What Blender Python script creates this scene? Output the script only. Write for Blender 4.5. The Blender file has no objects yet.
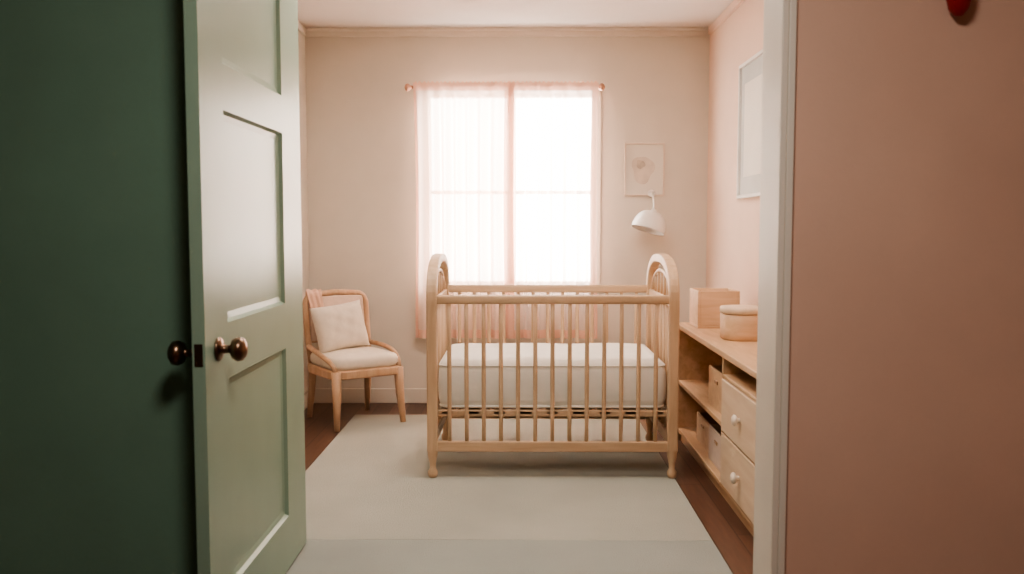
import bpy, math, random
from mathutils import Vector, Matrix
random.seed(4)
scn = bpy.context.scene
COL = scn.collection
try:
    scn.view_settings.view_transform = 'AgX'
    scn.view_settings.look = 'AgX - Medium High Contrast'
except Exception as e:
    print('look', e)

# ------------------------------------------------------------ materials
def new_mat(name):
    m = bpy.data.materials.new(name); m.use_nodes = True
    nt = m.node_tree
    return m, nt, nt.nodes, nt.links, nt.nodes['Principled BSDF']

def paint(name, c, rough=0.6, var=0.04, bump=0.03, scale=6.0, metallic=0.0, bscale=120, sheen=0):
    m, nt, N, L, b = new_mat(name)
    tc = N.new('ShaderNodeTexCoord')
    no = N.new('ShaderNodeTexNoise'); no.inputs['Scale'].default_value = scale; no.inputs['Detail'].default_value = 4
    L.new(tc.outputs['Object'], no.inputs['Vector'])
    r = N.new('ShaderNodeValToRGB')
    r.color_ramp.elements[0].position = 0.3; r.color_ramp.elements[1].position = 0.7
    r.color_ramp.elements[0].color = (*[max(0, x*(1-var)) for x in c], 1)
    r.color_ramp.elements[1].color = (*[min(1, x*(1+var)) for x in c], 1)
    L.new(no.outputs['Fac'], r.inputs['Fac']); L.new(r.outputs['Color'], b.inputs['Base Color'])
    b.inputs['Roughness'].default_value = rough; b.inputs['Metallic'].default_value = metallic
    if sheen: b.inputs['Sheen Weight'].default_value = sheen
    if bump:
        n2 = N.new('ShaderNodeTexNoise'); n2.inputs['Scale'].default_value = bscale
        L.new(tc.outputs['Object'], n2.inputs['Vector'])
        bp = N.new('ShaderNodeBump'); bp.inputs['Strength'].default_value = bump; bp.inputs['Distance'].default_value = 0.01
        L.new(n2.outputs['Fac'], bp.inputs['Height']); L.new(bp.outputs['Normal'], b.inputs['Normal'])
    return m

def wood(name, c1, c2, axis='Z', rough=0.45, scale=9):
    m, nt, N, L, b = new_mat(name)
    tc = N.new('ShaderNodeTexCoord'); mp = N.new('ShaderNodeMapping')
    s = {'X': (0.12, 1, 1), 'Y': (1, 0.12, 1), 'Z': (1, 1, 0.12)}[axis]
    mp.inputs['Scale'].default_value = [k*scale for k in s]
    L.new(tc.outputs['Object'], mp.inputs['Vector'])
    no = N.new('ShaderNodeTexNoise'); no.inputs['Scale'].default_value = 3; no.inputs['Detail'].default_value = 7; no.inputs['Distortion'].default_value = 0.6
    L.new(mp.outputs['Vector'], no.inputs['Vector'])
    r = N.new('ShaderNodeValToRGB')
    r.color_ramp.elements[0].position = 0.32; r.color_ramp.elements[1].position = 0.68
    r.color_ramp.elements[0].color = (*c1, 1); r.color_ramp.elements[1].color = (*c2, 1)
    L.new(no.outputs['Fac'], r.inputs['Fac']); L.new(r.outputs['Color'], b.inputs['Base Color'])
    b.inputs['Roughness'].default_value = rough
    return m

def plank_floor(name):
    m, nt, N, L, b = new_mat(name)
    tc = N.new('ShaderNodeTexCoord'); mp = N.new('ShaderNodeMapping')
    mp.inputs['Rotation'].default_value = (0, 0, math.radians(90))
    L.new(tc.outputs['Object'], mp.inputs['Vector'])
    br = N.new('ShaderNodeTexBrick')
    br.inputs['Color1'].default_value = (0.085, 0.042, 0.028, 1); br.inputs['Color2'].default_value = (0.135, 0.070, 0.045, 1)
    br.inputs['Mortar'].default_value = (0.03, 0.014, 0.008, 1)
    br.inputs['Scale'].default_value = 1; br.inputs['Mortar Size'].default_value = 0.002
    br.inputs['Brick Width'].default_value = 1.4; br.inputs['Row Height'].default_value = 0.11
    L.new(mp.outputs['Vector'], br.inputs['Vector'])
    m2 = N.new('ShaderNodeMapping'); m2.inputs['Scale'].default_value = (30, 2.5, 1)
    L.new(tc.outputs['Object'], m2.inputs['Vector'])
    no = N.new('ShaderNodeTexNoise'); no.inputs['Scale'].default_value = 2; no.inputs['Detail'].default_value = 6
    L.new(m2.outputs['Vector'], no.inputs['Vector'])
    mx = N.new('ShaderNodeMixRGB'); mx.blend_type = 'OVERLAY'; mx.inputs['Fac'].default_value = 0.45
    L.new(br.outputs['Color'], mx.inputs['Color1']); L.new(no.outputs['Fac'], mx.inputs['Color2'])
    L.new(mx.outputs['Color'], b.inputs['Base Color'])
    b.inputs['Roughness'].default_value = 0.35
    return m

def sheer(name, c, opac, glow=0.5):
    m, nt, N, L, b = new_mat(name)
    N.remove(b)
    out = N['Material Output']
    tr = N.new('ShaderNodeBsdfTransparent'); tr.inputs['Color'].default_value = (1, 0.98, 0.965, 1)
    tl = N.new('ShaderNodeBsdfTranslucent'); tl.inputs['Color'].default_value = (*c, 1)
    df = N.new('ShaderNodeBsdfDiffuse'); df.inputs['Color'].default_value = (*c, 1)
    m1 = N.new('ShaderNodeMixShader'); m1.inputs['Fac'].default_value = glow
    L.new(df.outputs[0], m1.inputs[1]); L.new(tl.outputs[0], m1.inputs[2])
    lw = N.new('ShaderNodeLayerWeight'); lw.inputs['Blend'].default_value = 0.35
    mr = N.new('ShaderNodeMapRange')
    mr.inputs['From Min'].default_value = 0.0; mr.inputs['From Max'].default_value = 0.9
    mr.inputs['To Min'].default_value = opac; mr.inputs['To Max'].default_value = min(1, opac+0.35)
    L.new(lw.outputs['Facing'], mr.inputs['Value'])
    m2 = N.new('ShaderNodeMixShader')
    L.new(mr.outputs[0], m2.inputs['Fac']); L.new(tr.outputs[0], m2.inputs[1]); L.new(m1.outputs[0], m2.inputs[2])
    L.new(m2.outputs[0], out.inputs['Surface'])
    return m

M = dict(
    wall_cream=paint('cream_wall_paint', (0.71, 0.65, 0.57), 0.8, 0.02),
    wall_pink=paint('blush_wall_paint', (0.76, 0.56, 0.45), 0.8, 0.02),
    hall_pink=paint('hall_pink_paint', (0.70, 0.47, 0.37), 0.75, 0.04, scale=3),
    hall_green=paint('hall_green_paint', (0.16, 0.265, 0.20), 0.65, 0.06, scale=3),
    ceiling=paint('ceiling_paint', (0.82, 0.75, 0.70), 0.85, 0.01),
    trim=paint('trim_white_paint', (0.76, 0.69, 0.61), 0.45, 0.01, 0),
    door=paint('sage_door_paint', (0.275, 0.385, 0.30), 0.30, 0.03, 0.01),
    floor=plank_floor('dark_wood_planks'),
    crib=wood('pale_beech', (0.51, 0.35, 0.225), (0.63, 0.45, 0.305), 'Z'),
    cribx=wood('pale_beech_rail', (0.51, 0.35, 0.225), (0.63, 0.45, 0.305), 'X'),
    oak=wood('dresser_oak', (0.51, 0.33, 0.19), (0.65, 0.44, 0.28), 'Y'),
    oakz=wood('box_oak', (0.60, 0.39, 0.24), (0.72, 0.50, 0.33), 'X'),
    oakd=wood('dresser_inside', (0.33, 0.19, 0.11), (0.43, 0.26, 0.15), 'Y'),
    drawer=wood('drawer_front_birch', (0.68, 0.51, 0.37), (0.76, 0.60, 0.45), 'Y'),
    chairw=wood('chair_beech', (0.47, 0.29, 0.175), (0.59, 0.39, 0.26), 'Z'),
    linen=paint('cream_linen', (0.77, 0.68, 0.57), 0.9, 0.05, 0.25, 30, bscale=300, sheen=0.2),
    linenb=paint('blush_linen', (0.68, 0.51, 0.41), 0.9, 0.05, 0.25, 30, bscale=300, sheen=0.2),
    peach=paint('peach_cloth', (0.74, 0.48, 0.36), 0.9, 0.08, 0.2, 20, bscale=250),
    sheet=paint('white_sheet', (0.86, 0.83, 0.76), 0.85, 0.03, 0.15, 12, bscale=60),
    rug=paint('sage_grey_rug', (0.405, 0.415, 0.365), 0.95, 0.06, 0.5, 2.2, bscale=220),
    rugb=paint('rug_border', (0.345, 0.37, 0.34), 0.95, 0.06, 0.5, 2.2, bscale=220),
    brass=paint('aged_bronze', (0.20, 0.13, 0.09), 0.3, 0.1, 0, metallic=1.0),
    dark=paint('dark_bronze', (0.05, 0.03, 0.025), 0.35, 0.1, 0, metallic=1.0),
    copper=paint('pink_copper', (0.62, 0.35, 0.25), 0.45, 0.05, 0, metallic=0.2),
    white=paint('white_enamel', (0.85, 0.82, 0.78), 0.35, 0.01, 0),
    paper=paint('art_paper', (0.78, 0.73, 0.65), 0.8, 0.02, 0),
    art=paint('art_ink_beige', (0.50, 0.42, 0.34), 0.8, 0.25, 0, 25),
    art2=paint('art_ink_soft', (0.66, 0.58, 0.50), 0.8, 0.15, 0, 12),
    greypaper=paint('grey_art_paper', (0.52, 0.52, 0.49), 0.7, 0.08, 0, 4),
    frame=wood('pale_frame', (0.70, 0.58, 0.48), (0.75, 0.64, 0.54), 'Z'),
    red=paint('red_lacquer', (0.30, 0.010, 0.008), 0.4, 0.1, 0),
    curtain=sheer('sheer_curtain', (0.93, 0.73, 0.63), 0.83, 0.36),
    curtainr=sheer('sheer_curtain_light', (0.96, 0.82, 0.75), 0.70, 0.44),
    hem=sheer('curtain_hem', (0.88, 0.58, 0.46), 0.95, 0.20),
    knob=paint('drawer_knob', (0.80, 0.70, 0.60), 0.4, 0.02, 0),
)

# ------------------------------------------------------------ geometry helpers
def empty(name, loc=(0, 0, 0), rz=0):
    e = bpy.data.objects.new(name, None); COL.objects.link(e)
    e.location = loc; e.rotation_euler = (0, 0, rz); e.empty_display_size = 0.1
    return e

def mk(name, verts, faces, mat, parent=None, smooth=False, bevel=0, seg=2, mats=None, fm=None, subsurf=0):
    me = bpy.data.meshes.new(name)
    me.from_pydata([tuple(v) for v in verts], [], faces); me.update()
    o = bpy.data.objects.new(name, me); COL.objects.link(o)
    for m in (mats or [mat]): me.materials.append(m)
    if fm:
        for p, i in zip(me.polygons, fm): p.material_index = i
    if smooth:
        for p in me.polygons: p.use_smooth = True
    if bevel:
        b = o.modifiers.new('bevel', 'BEVEL'); b.width = bevel; b.segments = seg; b.limit_method = 'ANGLE'
        if seg > 2:
            for p in me.polygons: p.use_smooth = True
    if subsurf:
        s = o.modifiers.new('sub', 'SUBSURF'); s.levels = s.render_levels = subsurf
    if parent: o.parent = parent
    return o

def boxgeo(b):
    x0, x1, y0, y1, z0, z1 = b
    v = [(x0, y0, z0), (x1, y0, z0), (x1, y1, z0), (x0, y1, z0), (x0, y0, z1), (x1, y0, z1), (x1, y1, z1), (x0, y1, z1)]
    f = [(0, 3, 2, 1), (4, 5, 6, 7), (0, 1, 5, 4), (1, 2, 6, 5), (2, 3, 7, 6), (3, 0, 4, 7)]
    return v, f

def box(name, b, mat, parent=None, bevel=0, seg=2):
    v, f = boxgeo(b)
    return mk(name, v, f, mat, parent, bevel=bevel, seg=seg)

def boxes(name, bl, mat, parent=None, bevel=0):
    V, F = [], []
    for b in bl:
        v, f = boxgeo(b); n = len(V)
        V += v; F += [tuple(i+n for i in q) for q in f]
    return mk(name, V, F, mat, parent, bevel=bevel)

def sweepgeo(pts, rad, n=12, closed=False, sq=None):
    pts = [Vector(p) for p in pts]; K = len(pts)
    if not isinstance(rad, (list, tuple)): rad = [rad]*K
    V, F = [], []
    up = None
    for i, p in enumerate(pts):
        if closed: t = pts[(i+1) % K]-pts[i-1]
        else: t = pts[min(i+1, K-1)]-pts[max(i-1, 0)]
        t.normalize()
        if up is None:
            a = Vector((1, 0, 0)) if abs(t.x) < 0.8 else Vector((0, 1, 0))
            up = (a-t*a.dot(t)).normalized()
        else:
            up = (up-t*up.dot(t)).normalized()
        s = t.cross(up)
        if sq:
            for (a, b) in ((1, 1), (-1, 1), (-1, -1), (1, -1)):
                V.append(p+up*a*sq[0]+s*b*sq[1])
        else:
            for k in range(n):
                an = 2*math.pi*k/n
                V.append(p+(up*math.cos(an)+s*math.sin(an))*rad[i])
    n = 4 if sq else n
    for i in range(K if closed else K-1):
        j = (i+1) % K
        for k in range(n):
            F.append((i*n+k, i*n+(k+1) % n, j*n+(k+1) % n, j*n+k))
    if not closed:
        F.append(tuple(range(n))[::-1]); F.append(tuple((K-1)*n+k for k in range(n)))
    return V, F

def tube(name, pts, rad, mat, parent=None, n=12, closed=False, sq=None, bevel=0):
    V, F = sweepgeo(pts, rad, n, closed, sq)
    return mk(name, V, F, mat, parent, smooth=not sq, bevel=bevel)

def tubes(name, lst, mat, parent=None, n=10):
    V, F = [], []
    for pts, rad in lst:
        v, f = sweepgeo(pts, rad, n); k = len(V)
        V += v; F += [tuple(i+k for i in q) for q in f]
    return mk(name, V, F, mat, parent, smooth=True)

def lathe(name, prof, mat, parent=None, origin=(0, 0, 0), axis=(0, 0, 1), n=32):
    ax = Vector(axis).normalized()
    a = Vector((1, 0, 0)) if abs(ax.x) < 0.8 else Vector((0, 1, 0))
    u = (a-ax*a.dot(ax)).normalized(); w = ax.cross(u); o = Vector(origin)
    V, F = [], []
    for r, h in prof:
        for k in range(n):
            t = 2*math.pi*k/n
            V.append(o+ax*h+(u*math.cos(t)+w*math.sin(t))*max(r, 1e-4))
    for i in range(len(prof)-1):
        for k in range(n):
            F.append((i*n+k, i*n+(k+1) % n, (i+1)*n+(k+1) % n, (i+1)*n+k))
    return mk(name, V, F, mat, parent, smooth=True)

def pillow(name, w, h, t, mat, parent, loc, rot, n=22):
    V, F = [], []
    idx = {}
    for s in (1, -1):
        for i in range(n+1):
            for j in range(n+1):
                u = i/n*2-1; v = j/n*2-1
                edge = (i in (0, n)) or (j in (0, n))
                if s == -1 and edge:
                    idx[(s, i, j)] = idx[(1, i, j)]; continue
                th = t*((1-u**4)*(1-v**4))**0.5*0.5
                wr = 0.005*math.sin(9*u+4*v)*math.cos(7*v-3*u)*(1-u*u)*(1-v*v)
                idx[(s, i, j)] = len(V)
                V.append((u*w/2*(1-0.05*(1-v*v)*u*u), s*(th)+wr, v*h/2*(1-0.05*(1-u*u)*v*v)))
    for s in (1, -1):
        for i in range(n):
            for j in range(n):
                q = (idx[(s, i, j)], idx[(s, i+1, j)], idx[(s, i+1, j+1)], idx[(s, i, j+1)])
                F.append(q[::-1] if s == 1 else q)
    o = mk(name, V, F, mat, parent, smooth=True)
    o.location = loc; o.rotation_euler = rot
    return o

def rrect(w, d, r, z, n=6):
    P = []
    for cx, cy, a0 in ((w/2-r, d/2-r, 0), (-w/2+r, d/2-r, 90), (-w/2+r, -d/2+r, 180), (w/2-r, -d/2+r, 270)):
        for k in range(n+1):
            a = math.radians(a0+90*k/n)
            P.append((cx+r*math.cos(a), cy+r*math.sin(a), z))
    return P

def loft(name, rings, mat, parent=None, cap=True, smooth=True, bevel=0, capbottom=True):
    n = len(rings[0]); V = [p for r in rings for p in r]; F = []
    for i in range(len(rings)-1):
        for k in range(n):
            F.append((i*n+k, i*n+(k+1) % n, (i+1)*n+(k+1) % n, (i+1)*n+k))
    if capbottom: F.append(tuple(range(n))[::-1])
    if cap: F.append(tuple((len(rings)-1)*n+k for k in range(n)))
    return mk(name, V, F, mat, parent, smooth=smooth, bevel=bevel)

def cushion_slab(name, w, d, r, z0, z1, mat, parent, puff=0.02, crown=0.012):
    h = z1-z0; R = []
    for f, ins in ((0, puff), (0.15, puff*0.35), (0.35, 0), (0.65, 0), (0.85, puff*0.35), (0.97, puff)):
        R.append(rrect(w-2*ins, d-2*ins, r, z0+f*h))
    for q in (0.85, 0.6, 0.3, 0.05):
        R.append([(x*q, y*q, z1+crown*(1-q*q)) for x, y, z in rrect(w-2*puff, d-2*puff, r, 0)])
    return loft(name, R, mat, parent)

# ------------------------------------------------------------ room shell
XL, XR, YB, ZC = -1.48, 1.30, 6.15, 2.60
WY0, WY1 = 2.47, 2.63
box('floor', (-2.3, 2.3, -1.6, 6.3, -0.1, 0.0), M['floor'])
box('ceiling', (-2.3, 2.3, -1.6, 6.3, ZC, ZC+0.1), M['ceiling'])
wx0, wx1, wz0, wz1 = -0.655, 0.53, 0.83, 2.17
boxes('wall_back', [(-1.6, wx0, YB, YB+0.15, 0, ZC), (wx1, 1.42, YB, YB+0.15, 0, ZC),
                    (wx0, wx1, YB, YB+0.15, 0, wz0), (wx0, wx1, YB, YB+0.15, wz1, ZC)], M['wall_cream'])
box('wall_left', (XL-0.12, XL, WY1, YB, 0, ZC), M['wall_cream'])
box('wall_right', (XR, XR+0.12, WY1, YB, 0, ZC), M['wall_pink'])
DX0, DX1 = -0.885, 0.735
box('wall_front_left', (-2.2, DX0-0.02, WY0, WY1, 0, ZC), M['hall_green'])
box('wall_front_right', (DX1, 2.2, WY0, WY1, 0, ZC), M['hall_pink'])
box('wall_front_header', (DX0-0.02, DX1, WY0, WY1, 2.32, ZC), M['hall_pink'])
box('wall_hall_left', (-2.32, -2.2, -1.6, WY1, 0, ZC), M['hall_green'])
box('wall_hall_right', (2.2, 2.32, -1.6, WY1, 0, ZC), M['hall_pink'])
box('wall_hall_back', (-2.3, 2.3, -1.72, -1.6, 0, ZC), M['hall_pink'])

# trims
boxes('trim_1', [(DX1-0.018, DX1, WY0-0.015, WY1+0.02, 0, 2.32),
                 (DX1, DX1+0.020, WY0-0.02, WY0, 0, 2.36),
                 (DX1, DX1+0.06, WY1, WY1+0.018, 0, 2.36)], M['trim'], bevel=0.003)
boxes('trim_2', [(DX0-0.02, DX0-0.003, WY0, WY1, 0, 2.32)], M['door'], bevel=0.002)
boxes('trim_3', [(XL, XR, YB-0.022, YB, ZC-0.055, ZC), (XL, XR, YB-0.05, YB, ZC-0.02, ZC)], M['trim'], bevel=0.006)
boxes('trim_4', [(XR-0.022, XR, WY1, YB-0.05, ZC-0.055, ZC)], M['wall_pink'], bevel=0.006)
boxes('trim_5', [(XL, XL+0.022, WY1, YB-0.05, ZC-0.055, ZC)], M['trim'], bevel=0.006)
box('baseboard_back', (XL, XR, YB-0.016, YB, 0, 0.105), M['wall_cream'], bevel=0.005)
box('baseboard_left', (XL, XL+0.016, WY1, YB-0.016, 0, 0.105), M['trim'], bevel=0.005)
box('baseboard_right', (XR-0.016, XR, WY1+0.02, YB-0.016, 0, 0.105), M['trim'], bevel=0.005)

# ------------------------------------------------------------ window
w = empty('window_1', (0, YB, 0))
xm = -0.06
fr = []
fw = 0.030
for a, b in ((wx0, xm), (xm, wx1)):
    fr += [(a, a+fw, 0.04, 0.10, wz0, wz1), (b-fw, b, 0.04, 0.10, wz0, wz1),
           (a+fw, b-fw, 0.04, 0.10, wz0, wz0+fw), (a+fw, b-fw, 0.04, 0.10, wz1-fw, wz1),
           (a+fw, b-fw, 0.05, 0.09, 1.472, 1.497)]
boxes('sash_frames', fr, M['trim'], w, bevel=0.004)
boxes('casing', [(wx0-0.045, wx0, -0.018, 0, wz0-0.02, wz1+0.03), (wx1, wx1+0.03, -0.018, 0, wz0-0.02, wz1+0.03),
                 (wx0, wx1, -0.018, 0, wz1, wz1+0.03)], M['trim'], w, bevel=0.004)
boxes('sill', [(wx0-0.05, wx1+0.04, -0.04, 0.04, wz0-0.03, wz0), (wx0-0.04, wx1+0.02, -0.016, 0, wz0-0.09, wz0-0.03)], M['trim'], w, bevel=0.004)

# ------------------------------------------------------------ curtains + rod
CY = 6.055
rod = empty('curtain_rod', (0, CY, 2.19))
tube('rod', [(-0.735, 0, 0), (0.525, 0, 0)], 0.012, M['copper'], rod)
for i, x in enumerate((-0.735, 0.525)):
    s = -1 if i == 0 else 1
    lathe('finial_%d' % (i+1), [(0.0, -0.005), (0.012, 0), (0.014, 0.01), (0.024, 0.02), (0.027, 0.032), (0.02, 0.045), (0, 0.052)],
          M['copper'], rod, (x, 0, 0), (s, 0, 0), 16)
    tube('bracket_%d' % (i+1), [(x-s*0.012, 0, 0), (x-s*0.012, 0.05, -0.005), (x-s*0.012, 0.092, -0.02)], 0.007, M['copper'], rod)

def curtain(name, x0, x1, ztop, zbot, mat, folds, seed, hem_l, hem_r):
    rnd = random.Random(seed)
    nx, nz = 240, 60
    ph = [rnd.uniform(0, 6.28) for _ in range(5)]
    V, F, fm = [], [], []
    W = x1-x0
    for j in range(nz+1):
        t = j/nz
        for i in range(nx+1):
            s = i/nx
            k = 0.45+0.55*min(1, t*3)
            amp = 0.022*k
            y = amp*math.sin(folds*2*math.pi*s+ph[0]+1.1*math.sin(5*s+ph[1])+0.25*t)+0.008*k*math.sin(folds*4.7*s+ph[2]+0.6*t)
            if t < 0.035: y = y*0.25-0.020
            x = x0+W*s+0.006*math.sin(folds*2*math.pi*s*1.0+ph[3])*k
            xc = (x0+x1)/2
            x = xc+(x-xc)*(1-0.03*math.sin(math.pi*min(1, t*1.1)))
            zt = 0.006*math.sin(folds*6*math.pi*s+ph[4]) if j == 0 else 0
            V.append((x, y-0.004, ztop+(zbot-ztop)*t+zt))
    for j in range(nz):
        for i in range(nx):
            a = j*(nx+1)+i
            F.append((a, a+1, a+nx+2, a+nx+1))
            s = (i+0.5)/nx*W; h = 0
            if s < hem_l or W-s < hem_r or j < 2 or j >= nz-2: h = 1
            fm.append(h)
    e = empty(name, (0, CY, 0))
    mk('panel', V, F, None, e, smooth=True, mats=[mat, M['hem']], fm=fm)
    return e
curtain('sheer_curtain', -0.728, -0.040, 2.222, 0.475, M['curtain'], 8, 1, 0.02, 0.065)
curtain('sheer_curtain', -0.085, 0.530, 2.222, 0.475, M['curtainr'], 7, 2, 0.025, 0.035)

# ------------------------------------------------------------ rug
RT = 0.006
rug = empty('area_rug', (0, 0, 0))
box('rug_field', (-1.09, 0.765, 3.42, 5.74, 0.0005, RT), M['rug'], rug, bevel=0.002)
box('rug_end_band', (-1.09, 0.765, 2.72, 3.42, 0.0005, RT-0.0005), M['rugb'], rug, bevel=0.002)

# ------------------------------------------------------------ crib
crib = empty('baby_crib', (0.160, 4.665, RT+0.0005))
hx, hy = 0.592, 0.375
for sx, nm in ((-1, 'left'), (1, 'right')):
    for sy, nn in ((-1, 'front'), (1, 'back')):
        prof = [(0.0, 0), (0.018, 0.0), (0.024, 0.012), (0.024, 0.03), (0.015, 0.045), (0.016, 0.07), (0.024, 0.11), (0.027, 0.14)]
        lathe('foot_%s_%s' % (nm, nn), prof, M['crib'], crib, (sx*hx, sy*hy, 0), (0, 0, 1), 16)
    pts = [(sx*hx, -hy, 0.13), (sx*hx, -hy, 0.5), (sx*hx, -hy, 0.86)]
    for k in range(0, 25):
        a = math.pi*k/24
        pts.append((sx*hx, -hy*math.copysign(abs(math.cos(a))**0.85, math.cos(a)), 0.88+0.195*math.sin(a)**0.8))
    pts += [(sx*hx, hy, 0.86), (sx*hx, hy, 0.5), (sx*hx, hy, 0.13)]
    tube('end_frame_'+nm, pts, 0, M['crib'], crib, sq=(0.026, 0.022), bevel=0.007)
    ip = []
    for k in range(0, 21):
        a = math.pi*k/20
        ip.append((sx*hx, -(hy-0.06)*math.cos(a), 0.87+0.14*math.sin(a)))
    tube('inner_arch_'+nm, ip, 0.010, M['crib'], crib)
    boxes('end_rails_'+nm, [(sx*hx-0.015, sx*hx+0.015, -hy, hy, 0.845, 0.885), (sx*hx-0.015, sx*hx+0.015, -hy, hy, 0.15, 0.21),
                            (sx*hx-0.012, sx*hx+0.012, -hy, hy, 0.29, 0.325)], M['crib'], crib, bevel=0.006)
    sp = []
    for k in range(7):
        y = -hy+(k+1)*2*hy/8
        sp.append(([(sx*hx, y, 0.19), (sx*hx, y, 0.86)], 0.009))
    for k in range(5):
        y = -0.2+k*0.1
        sp.append(([(sx*hx, y, 0.87), (sx*hx, y, 0.87+0.14*math.sqrt(1-(y/(hy-0.06))**2))], 0.007))
    tubes('end_spindles_'+nm, sp, M['crib'], crib)
for sy, nn in ((-1, 'front'), (1, 'back')):
    y = sy*hy
    box('top_rail_'+nn, (-hx, hx, y-0.016, y+0.016, 0.862, 0.906), M['cribx'], crib, bevel=0.009, seg=3)
    box('bottom_rail_'+nn, (-hx, hx, y-0.014, y+0.014, 0.130, 0.182), M['cribx'], crib, bevel=0.006)
    sl = []
    n = 13
    for k in range(n):
        x = -hx+(k+1)*2*hx/(n+1)
        sl.append(([(x, y, 0.17), (x, y, 0.3), (x, y, 0.52), (x, y, 0.75), (x, y, 0.87)], [0.0095, 0.010, 0.011, 0.010, 0.0095]))
    tubes('slats_'+nn, sl, M['crib'], crib)
bs = [(-hx+0.02, hx-0.02, -hy+0.02, -hy+0.05, 0.30, 0.33), (-hx+0.02, hx-0.02, hy-0.05, hy-0.02, 0.30, 0.33)]
for k in range(9):
    x = -hx+0.07+k*(2*hx-0.14)/8
    bs.append((x-0.03, x+0.03, -hy+0.02, hy-0.02, 0.31, 0.328))
boxes('mattress_support', bs, M['cribx'], crib, bevel=0.003)
def mattress():
    W, D, z0, z1, r = 1.135, 0.68, 0.333, 0.580, 0.05
    R = []
    ref = rrect(W, D, r, 0, 8)
    def ring(ins, z, wob=0):
        P = rrect(W-2*ins, D-2*ins, r, z, 8)
        Q = []
        for i in range(len(P)):
            a = Vector(P[i]); b = Vector(P[(i+1) % len(P)])
            L0 = (Vector(ref[i])-Vector(ref[(i+1) % len(P)])).length
            m = max(1, int(L0/0.03)) if L0 > 0.1 else 1
            for k in range(m): Q.append(a.lerp(b, k/m))
        out = []
        for q in Q:
            d = q.copy(); d.z = 0; d.normalize()
            f = wob*(math.sin(q.x*23+q.y*17)+0.6*math.sin(q.x*51+1.3+q.y*40))
            out.append(tuple(q+d*f))
        return out
    for f, ins, wb in ((0, 0.03, 0), (0.06, 0.008, .002), (0.2, 0, .005), (0.5, -0.002, .004), (0.75, 0, .002), (0.9, 0.008, 0.001), (0.98, 0.025, 0)):
        R.append(ring(ins, z0+f*(z1-z0), wb))
    base = ring(0.025, z1)
    for q in (0.92, 0.75, 0.5, 0.25, 0.04):
        R.append([(x*q, y*q, z1+0.006*(1-q)+0.002*math.sin(x*q*14)*math.cos(y*q*11)) for x, y, z in base])
    loft('mattress', R, M['sheet'], crib)
    P = ring(0.004, z0+0.88*(z1-z0))
    tube('sheet_piping', P, 0.004, M['sheet'], crib, n=8, closed=True)
    P = ring(0.008, z0+0.05*(z1-z0))
    tube('sheet_elastic', P, 0.006, M['sheet'], crib, n=8, closed=True)
mattress()

# ------------------------------------------------------------ dresser
FX, BX = 0.92, XR-0.018
DY0, DY1, YM = 3.15, 5.10, 3.97
HT = 0.69
ox, oy = (FX+BX)/2, (DY0+DY1)/2
dr = empty('changing_dresser', (ox, oy, 0))
def db(x0, x1, y0, y1, z0, z1): return (x0-ox, x1-ox, y0-oy, y1-oy, z0, z1)
box('top_board', db(FX-0.012, BX, DY0, DY1+0.01, HT-0.03, HT), M['oak'], dr, bevel=0.005)
boxes('carcass_sides', [db(FX, BX, DY1-0.022, DY1, 0, HT-0.03), db(FX, BX, DY0, DY0+0.022, 0, HT-0.03),
                        db(FX, BX, YM-0.011, YM+0.011, 0.06, HT-0.03)], M['oak'], dr, bevel=0.003)
boxes('shelves', [db(FX, BX, DY0+0.02, DY1-0.02, 0.055, 0.077), db(FX, BX, YM, DY1-0.02, 0.335, 0.357),
                  db(FX, BX, DY0+0.02, YM, 0.565, 0.58)], M['oak'], dr, bevel=0.003)
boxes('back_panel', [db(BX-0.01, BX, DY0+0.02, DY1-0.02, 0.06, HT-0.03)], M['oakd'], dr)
box('plinth', db(FX+0.02, FX+0.035, DY0+0.02, DY1-0.02, 0, 0.055), M['oak'], dr)
for k, (z0, z1) in enumerate(((0.083, 0.315), (0.325, 0.56))):
    boxes('drawer_%d' % (k+1), [db(FX-0.006, FX+0.014, DY0+0.026, YM-0.014, z0, z1), db(FX+0.014, BX-0.03, DY0+0.05, YM-0.04, z0+0.02, z1-0.03)],
          M['drawer'], dr, bevel=0.003)
    lathe('knob_%d' % (k+1), [(0.010, 0), (0.010, 0.010), (0.022, 0.016), (0.025, 0.024), (0.017, 0.032), (0, 0.034)], M['knob'], dr,
          (FX-0.006-ox, 3.62-oy, (z0+z1)/2), (-1, 0, 0), 20)
def bin_(name, x0, x1, y0, y1, z0, z1, mat, slot=True):
    e = empty(name, ((x0+x1)/2, (y0+y1)/2, z0))
    a, b, h, t = (x1-x0)/2, (y1-y0)/2, z1-z0, 0.010
    bl = [(-a, a, -b, b, 0, t), (-a, -a+t, -b, b, t, h), (a-t, a, -b, b, t, h), (-a+t, a-t, -b, -b+t, t, h), (-a+t, a-t, b-t, b, t, h)]
    boxes('walls', bl, mat, e, bevel=0.003)
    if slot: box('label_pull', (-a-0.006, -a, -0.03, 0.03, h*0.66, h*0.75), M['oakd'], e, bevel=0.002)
    return e
bin_('storage_bin', 0.955, 1.22, 4.05, 4.42, 0.357, 0.55, M['oakz'])
bin_('storage_bin', 0.955, 1.22, 4.05, 4.40, 0.077, 0.25, M['linenb'])
bin_('storage_bin', 0.975, 1.22, 4.47, 4.80, 0.077, 0.23, M['oakz'])
b1 = empty('wooden_box', (1.090, 4.93, HT))
boxes('box_walls', [(-.115, .115, -.12, .12, 0, .012), (-.115, -.103, -.12, .12, .012, .205), (.103, .115, -.12, .12, .012, .205),
                    (-.103, .103, -.12, -.108, .012, .205), (-.103, .103, .108, .12, .012, .205)], M['oakz'], b1, bevel=0.004)
box('folded_cloth', (-.09, .09, -.095, .095, .012, .17), M['linen'], b1, bevel=0.03, seg=4)
b2 = empty('round_wooden_canister', (1.105, 4.36, HT))
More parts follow.
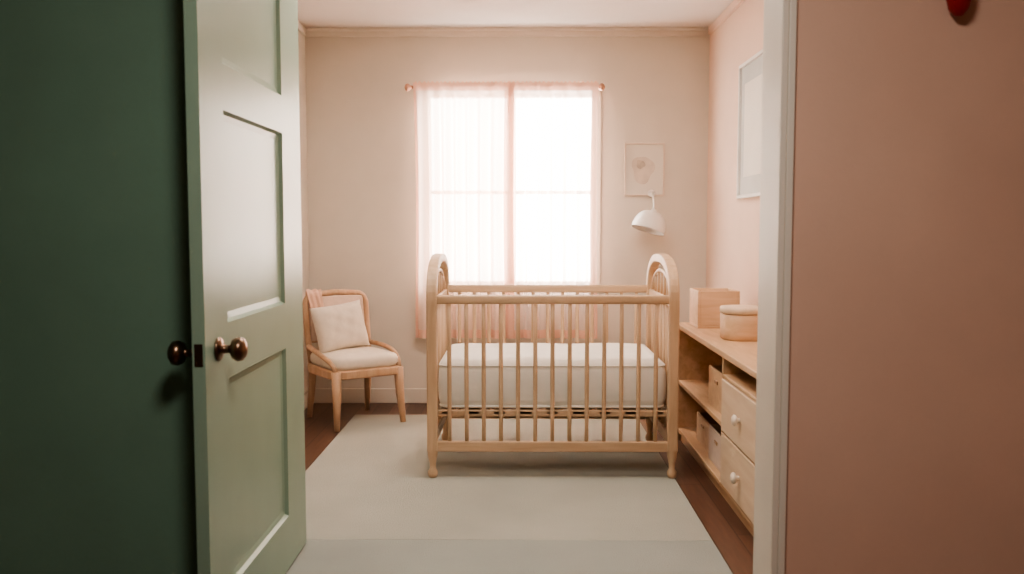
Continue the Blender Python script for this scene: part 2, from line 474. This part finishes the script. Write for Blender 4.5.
R = [rrect(.19, .20, .08, 0.0), rrect(.205, .212, .085, 0.006), rrect(.207, .215, .086, 0.03), rrect(.207, .215, .086, 0.125), rrect(.203, .211, .086, 0.127)]
loft('canister_body', R, M['oakz'], b2)
R = [rrect(.205, .213, .086, 0.130), rrect(.213, .221, .088, 0.132), rrect(.213, .221, .088, 0.152), rrect(.205, .213, .086, 0.160), rrect(.15, .16, .06, 0.163), rrect(.02, .02, .009, 0.163)]
loft('canister_lid', R, M['drawer'], b2)
b3 = empty('small_jar', (1.235, 4.66, HT))
lathe('jar', [(0, 0), (0.035, 0), (0.038, 0.01), (0.038, 0.11), (0.03, 0.12), (0.03, 0.128), (0.036, 0.13), (0.036, 0.15), (0, 0.155)], M['linenb'], b3, n=24)

# ------------------------------------------------------------ armchair
ch = empty('nursery_chair', (-1.065, 5.59, 0.0), math.radians(35))
for s in (-1, 1):
    zf = RT+0.0005 if s == 1 else 0.0
    tube('leg_front_%d' % (1 if s < 0 else 2), [(s*0.210, -0.210, 0.36), (s*0.214, -0.220, 0.2), (s*0.225, -0.24, zf)], [0.031, 0.027, 0.017], M['chairw'], ch)
    tube('leg_rear_%d' % (1 if s < 0 else 2), [(s*0.195, 0.205, 0.36), (s*0.198, 0.22, 0.2), (s*0.205, 0.25, 0.0)], [0.027, 0.023, 0.016], M['chairw'], ch)
loft('seat_frame', [rrect(0.475, 0.475, 0.08, 0.312), rrect(0.488, 0.488, 0.085, 0.320), rrect(0.488, 0.488, 0.085, 0.358), rrect(0.478, 0.478, 0.08, 0.366)],
     M['chairw'], ch, smooth=False)
cushion_slab('seat_cushion', 0.455, 0.455, 0.075, 0.362, 0.445, M['linen'], ch, puff=0.018, crown=0.018)
for s in (-1, 1):
    P = []
    for k in range(17):
        t = k/16
        a = t*math.pi/2
        y = 0.22-0.43*t
        z = 0.355+0.115*math.cos(a)**0.45 if t < 1 else 0.355
        P.append((s*(0.215+0.03*math.sin(math.pi*t)), y-0.02*math.sin(math.pi*t), z))
    tube('side_rail_%d' % (1 if s < 0 else 2), P, 0.016, M['chairw'], ch)
zb, zt, hw, rr = 0.36, 0.80, 0.210, 0.06
raw = [(-hw+0.01, zb), (-hw, 0.5), (-hw-0.004, zt-rr)]
for k in range(1, 9):
    a = math.pi-k*math.pi/16
    raw.append((-hw+rr+rr*math.cos(a), zt-rr+rr*math.sin(a)))
raw += [(0, zt+0.012)]
raw += [(-x, z) for x, z in raw[:-1]][::-1]
def lean(z): return 0.215+(z-0.36)*0.16
P = [(x, lean(z), z) for x, z in raw]
tube('back_frame', P, 0.020, M['chairw'], ch)
tube('back_lower_rail', [(-hw, lean(.5), .5), (0, lean(.5)+.01, .5), (hw, lean(.5), .5)], 0.011, M['chairw'], ch)
bp = box('back_upholstery', (-0.192, 0.192, -0.018, 0.014, -0.145, 0.145), M['linenb'], ch, bevel=0.014, seg=4)
bp.location = (0, lean(0.645), 0.645); bp.rotation_euler = (-math.atan(0.16), 0, 0)
pillow('throw_pillow', 0.36, 0.31, 0.14, M['linen'], ch, (-0.045, 0.105, 0.597), (math.radians(-15), math.radians(-6), math.radians(4)))
V, F = [], []
n = 14
for i in range(n+1):
    s = i/n*2-1
    for j in range(11):
        x = -0.20+0.10*(j/10)+0.01*math.sin(4*s)
        drop = abs(s)
        z = 0.833-(drop**2.2)*(0.14+0.04*(j/10))+0.005*math.sin(j*1.3)
        y = lean(z)+0.036*max(-1, min(1, s*2.2))+0.005*math.sin(j*1.7+s*2)
        V.append((x, y, z+0.002))
for i in range(n):
    for j in range(10):
        a = i*11+j
        F.append((a, a+1, a+12, a+11))
o = mk('draped_cloth', V, F, M['peach'], ch, smooth=True)
sm = o.modifiers.new('solid', 'SOLIDIFY'); sm.thickness = 0.005

# ------------------------------------------------------------ wall art
pa = empty('framed_print', (0.860, YB, 1.64))
hw_, hh_ = 0.138, 0.182
boxes('frame', [(-hw_, hw_, -0.022, 0, hh_-0.010, hh_), (-hw_, hw_, -0.022, 0, -hh_, -hh_+0.010), (-hw_, -hw_+0.010, -0.022, 0, -hh_+0.010, hh_-0.010),
                (hw_-0.010, hw_, -0.022, 0, -hh_+0.010, hh_-0.010)], M['frame'], pa, bevel=0.002)
box('paper', (-hw_+0.010, hw_-0.010, -0.008, -0.001, -hh_+0.010, hh_-0.010), M['paper'], pa)
def blob(name, cx, cz, rx, rz, mat, parent, y, ph=0):
    V = [(cx, y, cz)]; n = 40
    for k in range(n):
        t = 2*math.pi*k/n
        q = 1+0.12*math.sin(3*t+ph)+0.05*math.sin(5*t+2*ph)
        V.append((cx+rx*q*math.cos(t), y, cz+rz*q*math.sin(t)))
    F = [(0, 1+(k+1) % n, 1+k) for k in range(n)]
    return mk(name, V, F, mat, parent)
blob('print_shape', -0.01, 0.0, 0.075, 0.095, M['art2'], pa, -0.0085, 0.5)
blob('print_spot', -0.025, 0.035, 0.03, 0.03, M['art'], pa, -0.009, 1.5)

pb = empty('framed_poster', (XR, 4.89, 1.795))
a, h = 0.335, 0.385
boxes('frame', [(-0.024, 0, -a, a, h-0.02, h), (-0.024, 0, -a, a, -h, -h+0.02), (-0.024, 0, -a, -a+0.02, -h+0.02, h-0.02), (-0.024, 0, a-0.02, a, -h+0.02, h-0.02)],
      M['white'], pb, bevel=0.002)
box('paper', (-0.01, -0.001, -a+0.02, a-0.02, -h+0.02, h-0.02), M['greypaper'], pb)
box('mount_panel', (-0.0115, -0.01, -a+0.1, a-0.1, -h+0.12, h-0.12), M['paper'], pb)

# ------------------------------------------------------------ wall lamp
lp = empty('wall_lamp', (0.90, 5.955, 1.24))
lathe('wall_plate', [(0, 0), (0.026, 0), (0.026, 0.008), (0.020, 0.016), (0, 0.018)], M['white'], lp, (0.01, YB-5.955-0.022, 0.235), (0, -1, 0), 24)
P = []
for k in range(13):
    a = math.pi/2*k/12
    P.append((0.01*(1-k/12), 0.165-0.165*math.sin(a), 0.235-0.12*(1-math.cos(a))))
tube('arm', P, 0.007, M['white'], lp)
ax = Vector((-0.32, -0.12, -1)).normalized()
prof = [(0, -0.012), (0.016, -0.012), (0.02, 0.0), (0.03, 0.006)]
for k in range(1, 13):
    t = math.pi/2*k/12
    prof.append((0.03+0.084*math.sin(t), 0.006+0.124*(1-math.cos(t))))
prof += [(0.114, 0.137), (0.108, 0.135)]
for k in range(11, -1, -1):
    t = math.pi/2*k/12
    prof.append((0.025+0.082*math.sin(t), 0.012+0.119*(1-math.cos(t))))
lathe('dome_shade', prof, M['white'], lp, Vector((0.0, 0, 0.11)), ax, 40)
lathe('bulb', [(0, 0.02), (0.014, 0.022), (0.016, 0.045), (0.032, 0.07), (0.034, 0.085), (0.02, 0.105), (0, 0.112)], M['white'], lp, Vector((0, 0, 0.11)), ax, 20)

# ------------------------------------------------------------ panelled door
dX0, dX1, dY0, dY1, dH = -0.870, -0.835, 2.31, 3.36, 2.27
door = empty('door_1', ((dX0+dX1)/2, dY0, 0.015))
t2 = 0.0175
L_ = dY1-dY0
p0, p1 = 0.185, 0.80
zs = [(0.19, 0.80), (0.96, 1.56), (1.69, 2.12)]
bl = [(-t2, t2, 0, p0, 0, dH-0.015), (-t2, t2, p1, L_, 0, dH-0.015)]
zprev = 0
for z0, z1 in zs:
    bl.append((-t2, t2, p0, p1, zprev, z0)); zprev = z1
bl.append((-t2, t2, p0, p1, zprev, dH-0.015))
boxes('stiles_and_rails', bl, M['door'], door)
V, F = [], []
for z0, z1 in zs:
    for s in (-1, 1):
        k = len(V)
        for ins, dx in ((0, t2), (0.008, t2-0.012), (0.026, t2-0.0155), (0.028, t2-0.0155)):
            V += [(s*dx, p0+ins, z0+ins), (s*dx, p1-ins, z0+ins), (s*dx, p1-ins, z1-ins), (s*dx, p0+ins, z1-ins)]
        for r in range(3):
            for q in range(4):
                F.append((k+r*4+q, k+r*4+(q+1) % 4, k+(r+1)*4+(q+1) % 4, k+(r+1)*4+q))
        F.append((k+12, k+13, k+14, k+15))
mk('recessed_panels', V, F, M['door'], door)
kp = [(0, 0), (0.033, 0), (0.033, 0.005), (0.026, 0.010), (0.013, 0.013), (0.011, 0.030), (0.014, 0.036), (0.028, 0.042), (0.034, 0.055), (0.032, 0.068), (0.020, 0.077), (0, 0.080)]
lathe('knob_room', kp, M['brass'], door, (t2, 0.10, 0.895), (1, 0, 0), 28)
lathe('knob_hall', kp, M['brass'], door, (-t2, 0.045, 0.892), (-1, 0, 0), 28)
box('latch_plate', (-0.011, 0.011, -0.002, 0.001, 0.862, 0.922), M['brass'], door)
for k, z in enumerate((0.25, 1.1, 1.95)):
    tube('hinge_%d' % (k+1), [(-t2-0.004, 0.19, z), (-t2-0.004, 0.19, z+0.09)], 0.005, M['dark'], door)

# ------------------------------------------------------------ red ornament on the hall wall
ro = empty('hanging_red_ornament', (1.185, WY0, 1.815))
lathe('ornament_body', [(0, 0), (0.012, 0.002), (0.026, 0.02), (0.033, 0.05), (0.034, 0.09), (0.028, 0.12), (0.012, 0.135), (0.006, 0.15), (0, 0.15)], M['red'], ro, (0, -0.036, 0), (0, 0, 1), 24)
tube('cord', [(0, -0.036, 0.148), (0, -0.02, 0.19), (0, -0.012, 0.22)], 0.003, M['red'], ro)
lathe('wall_hook', [(0, 0), (0.012, 0), (0.012, 0.006), (0.006, 0.01), (0.006, 0.022), (0.009, 0.025), (0, 0.028)], M['brass'], ro, (0, 0, 0.22), (0, -1, 0), 16)

# ------------------------------------------------------------ light
wd = bpy.data.worlds.new('bright_overcast'); scn.world = wd; wd.use_nodes = True
bg = wd.node_tree.nodes['Background']
bg.inputs['Color'].default_value = (1.0, 0.95, 0.89, 1); bg.inputs['Strength'].default_value = 25.0

def area(name, loc, sx, sy, power, col, rot=(0, 0, 0)):
    l = bpy.data.lights.new(name, 'AREA'); l.shape = 'RECTANGLE'; l.size = sx; l.size_y = sy
    l.energy = power; l.color = col
    o = bpy.data.objects.new(name, l); COL.objects.link(o); o.location = loc; o.rotation_euler = rot
    return o
area('room_fill_light', (0, 3.9, 2.56), 1.3, 1.0, 38, (1.0, 0.90, 0.80))  # added soft fill for the room, out of frame; no actual fixture
area('hall_fill_light', (0.0, 0.9, 2.45), 0.4, 0.4, 28, (1.0, 0.90, 0.80), (math.radians(15), 0, 0))  # unseen fill added to brighten the green and pink hall walls

# ------------------------------------------------------------ camera
cd = bpy.data.cameras.new('camera'); cam = bpy.data.objects.new('camera', cd); COL.objects.link(cam)
cam.location = (0, 0, 1.25)
cam.rotation_euler = (math.radians(90-3.97), 0, math.radians(0.52))
cd.sensor_width = 36; cd.lens = 880/1024*36
cd.clip_start = 0.05
cd.dof.use_dof = True; cd.dof.focus_distance = 4.8; cd.dof.aperture_fstop = 3.2
scn.camera = cam
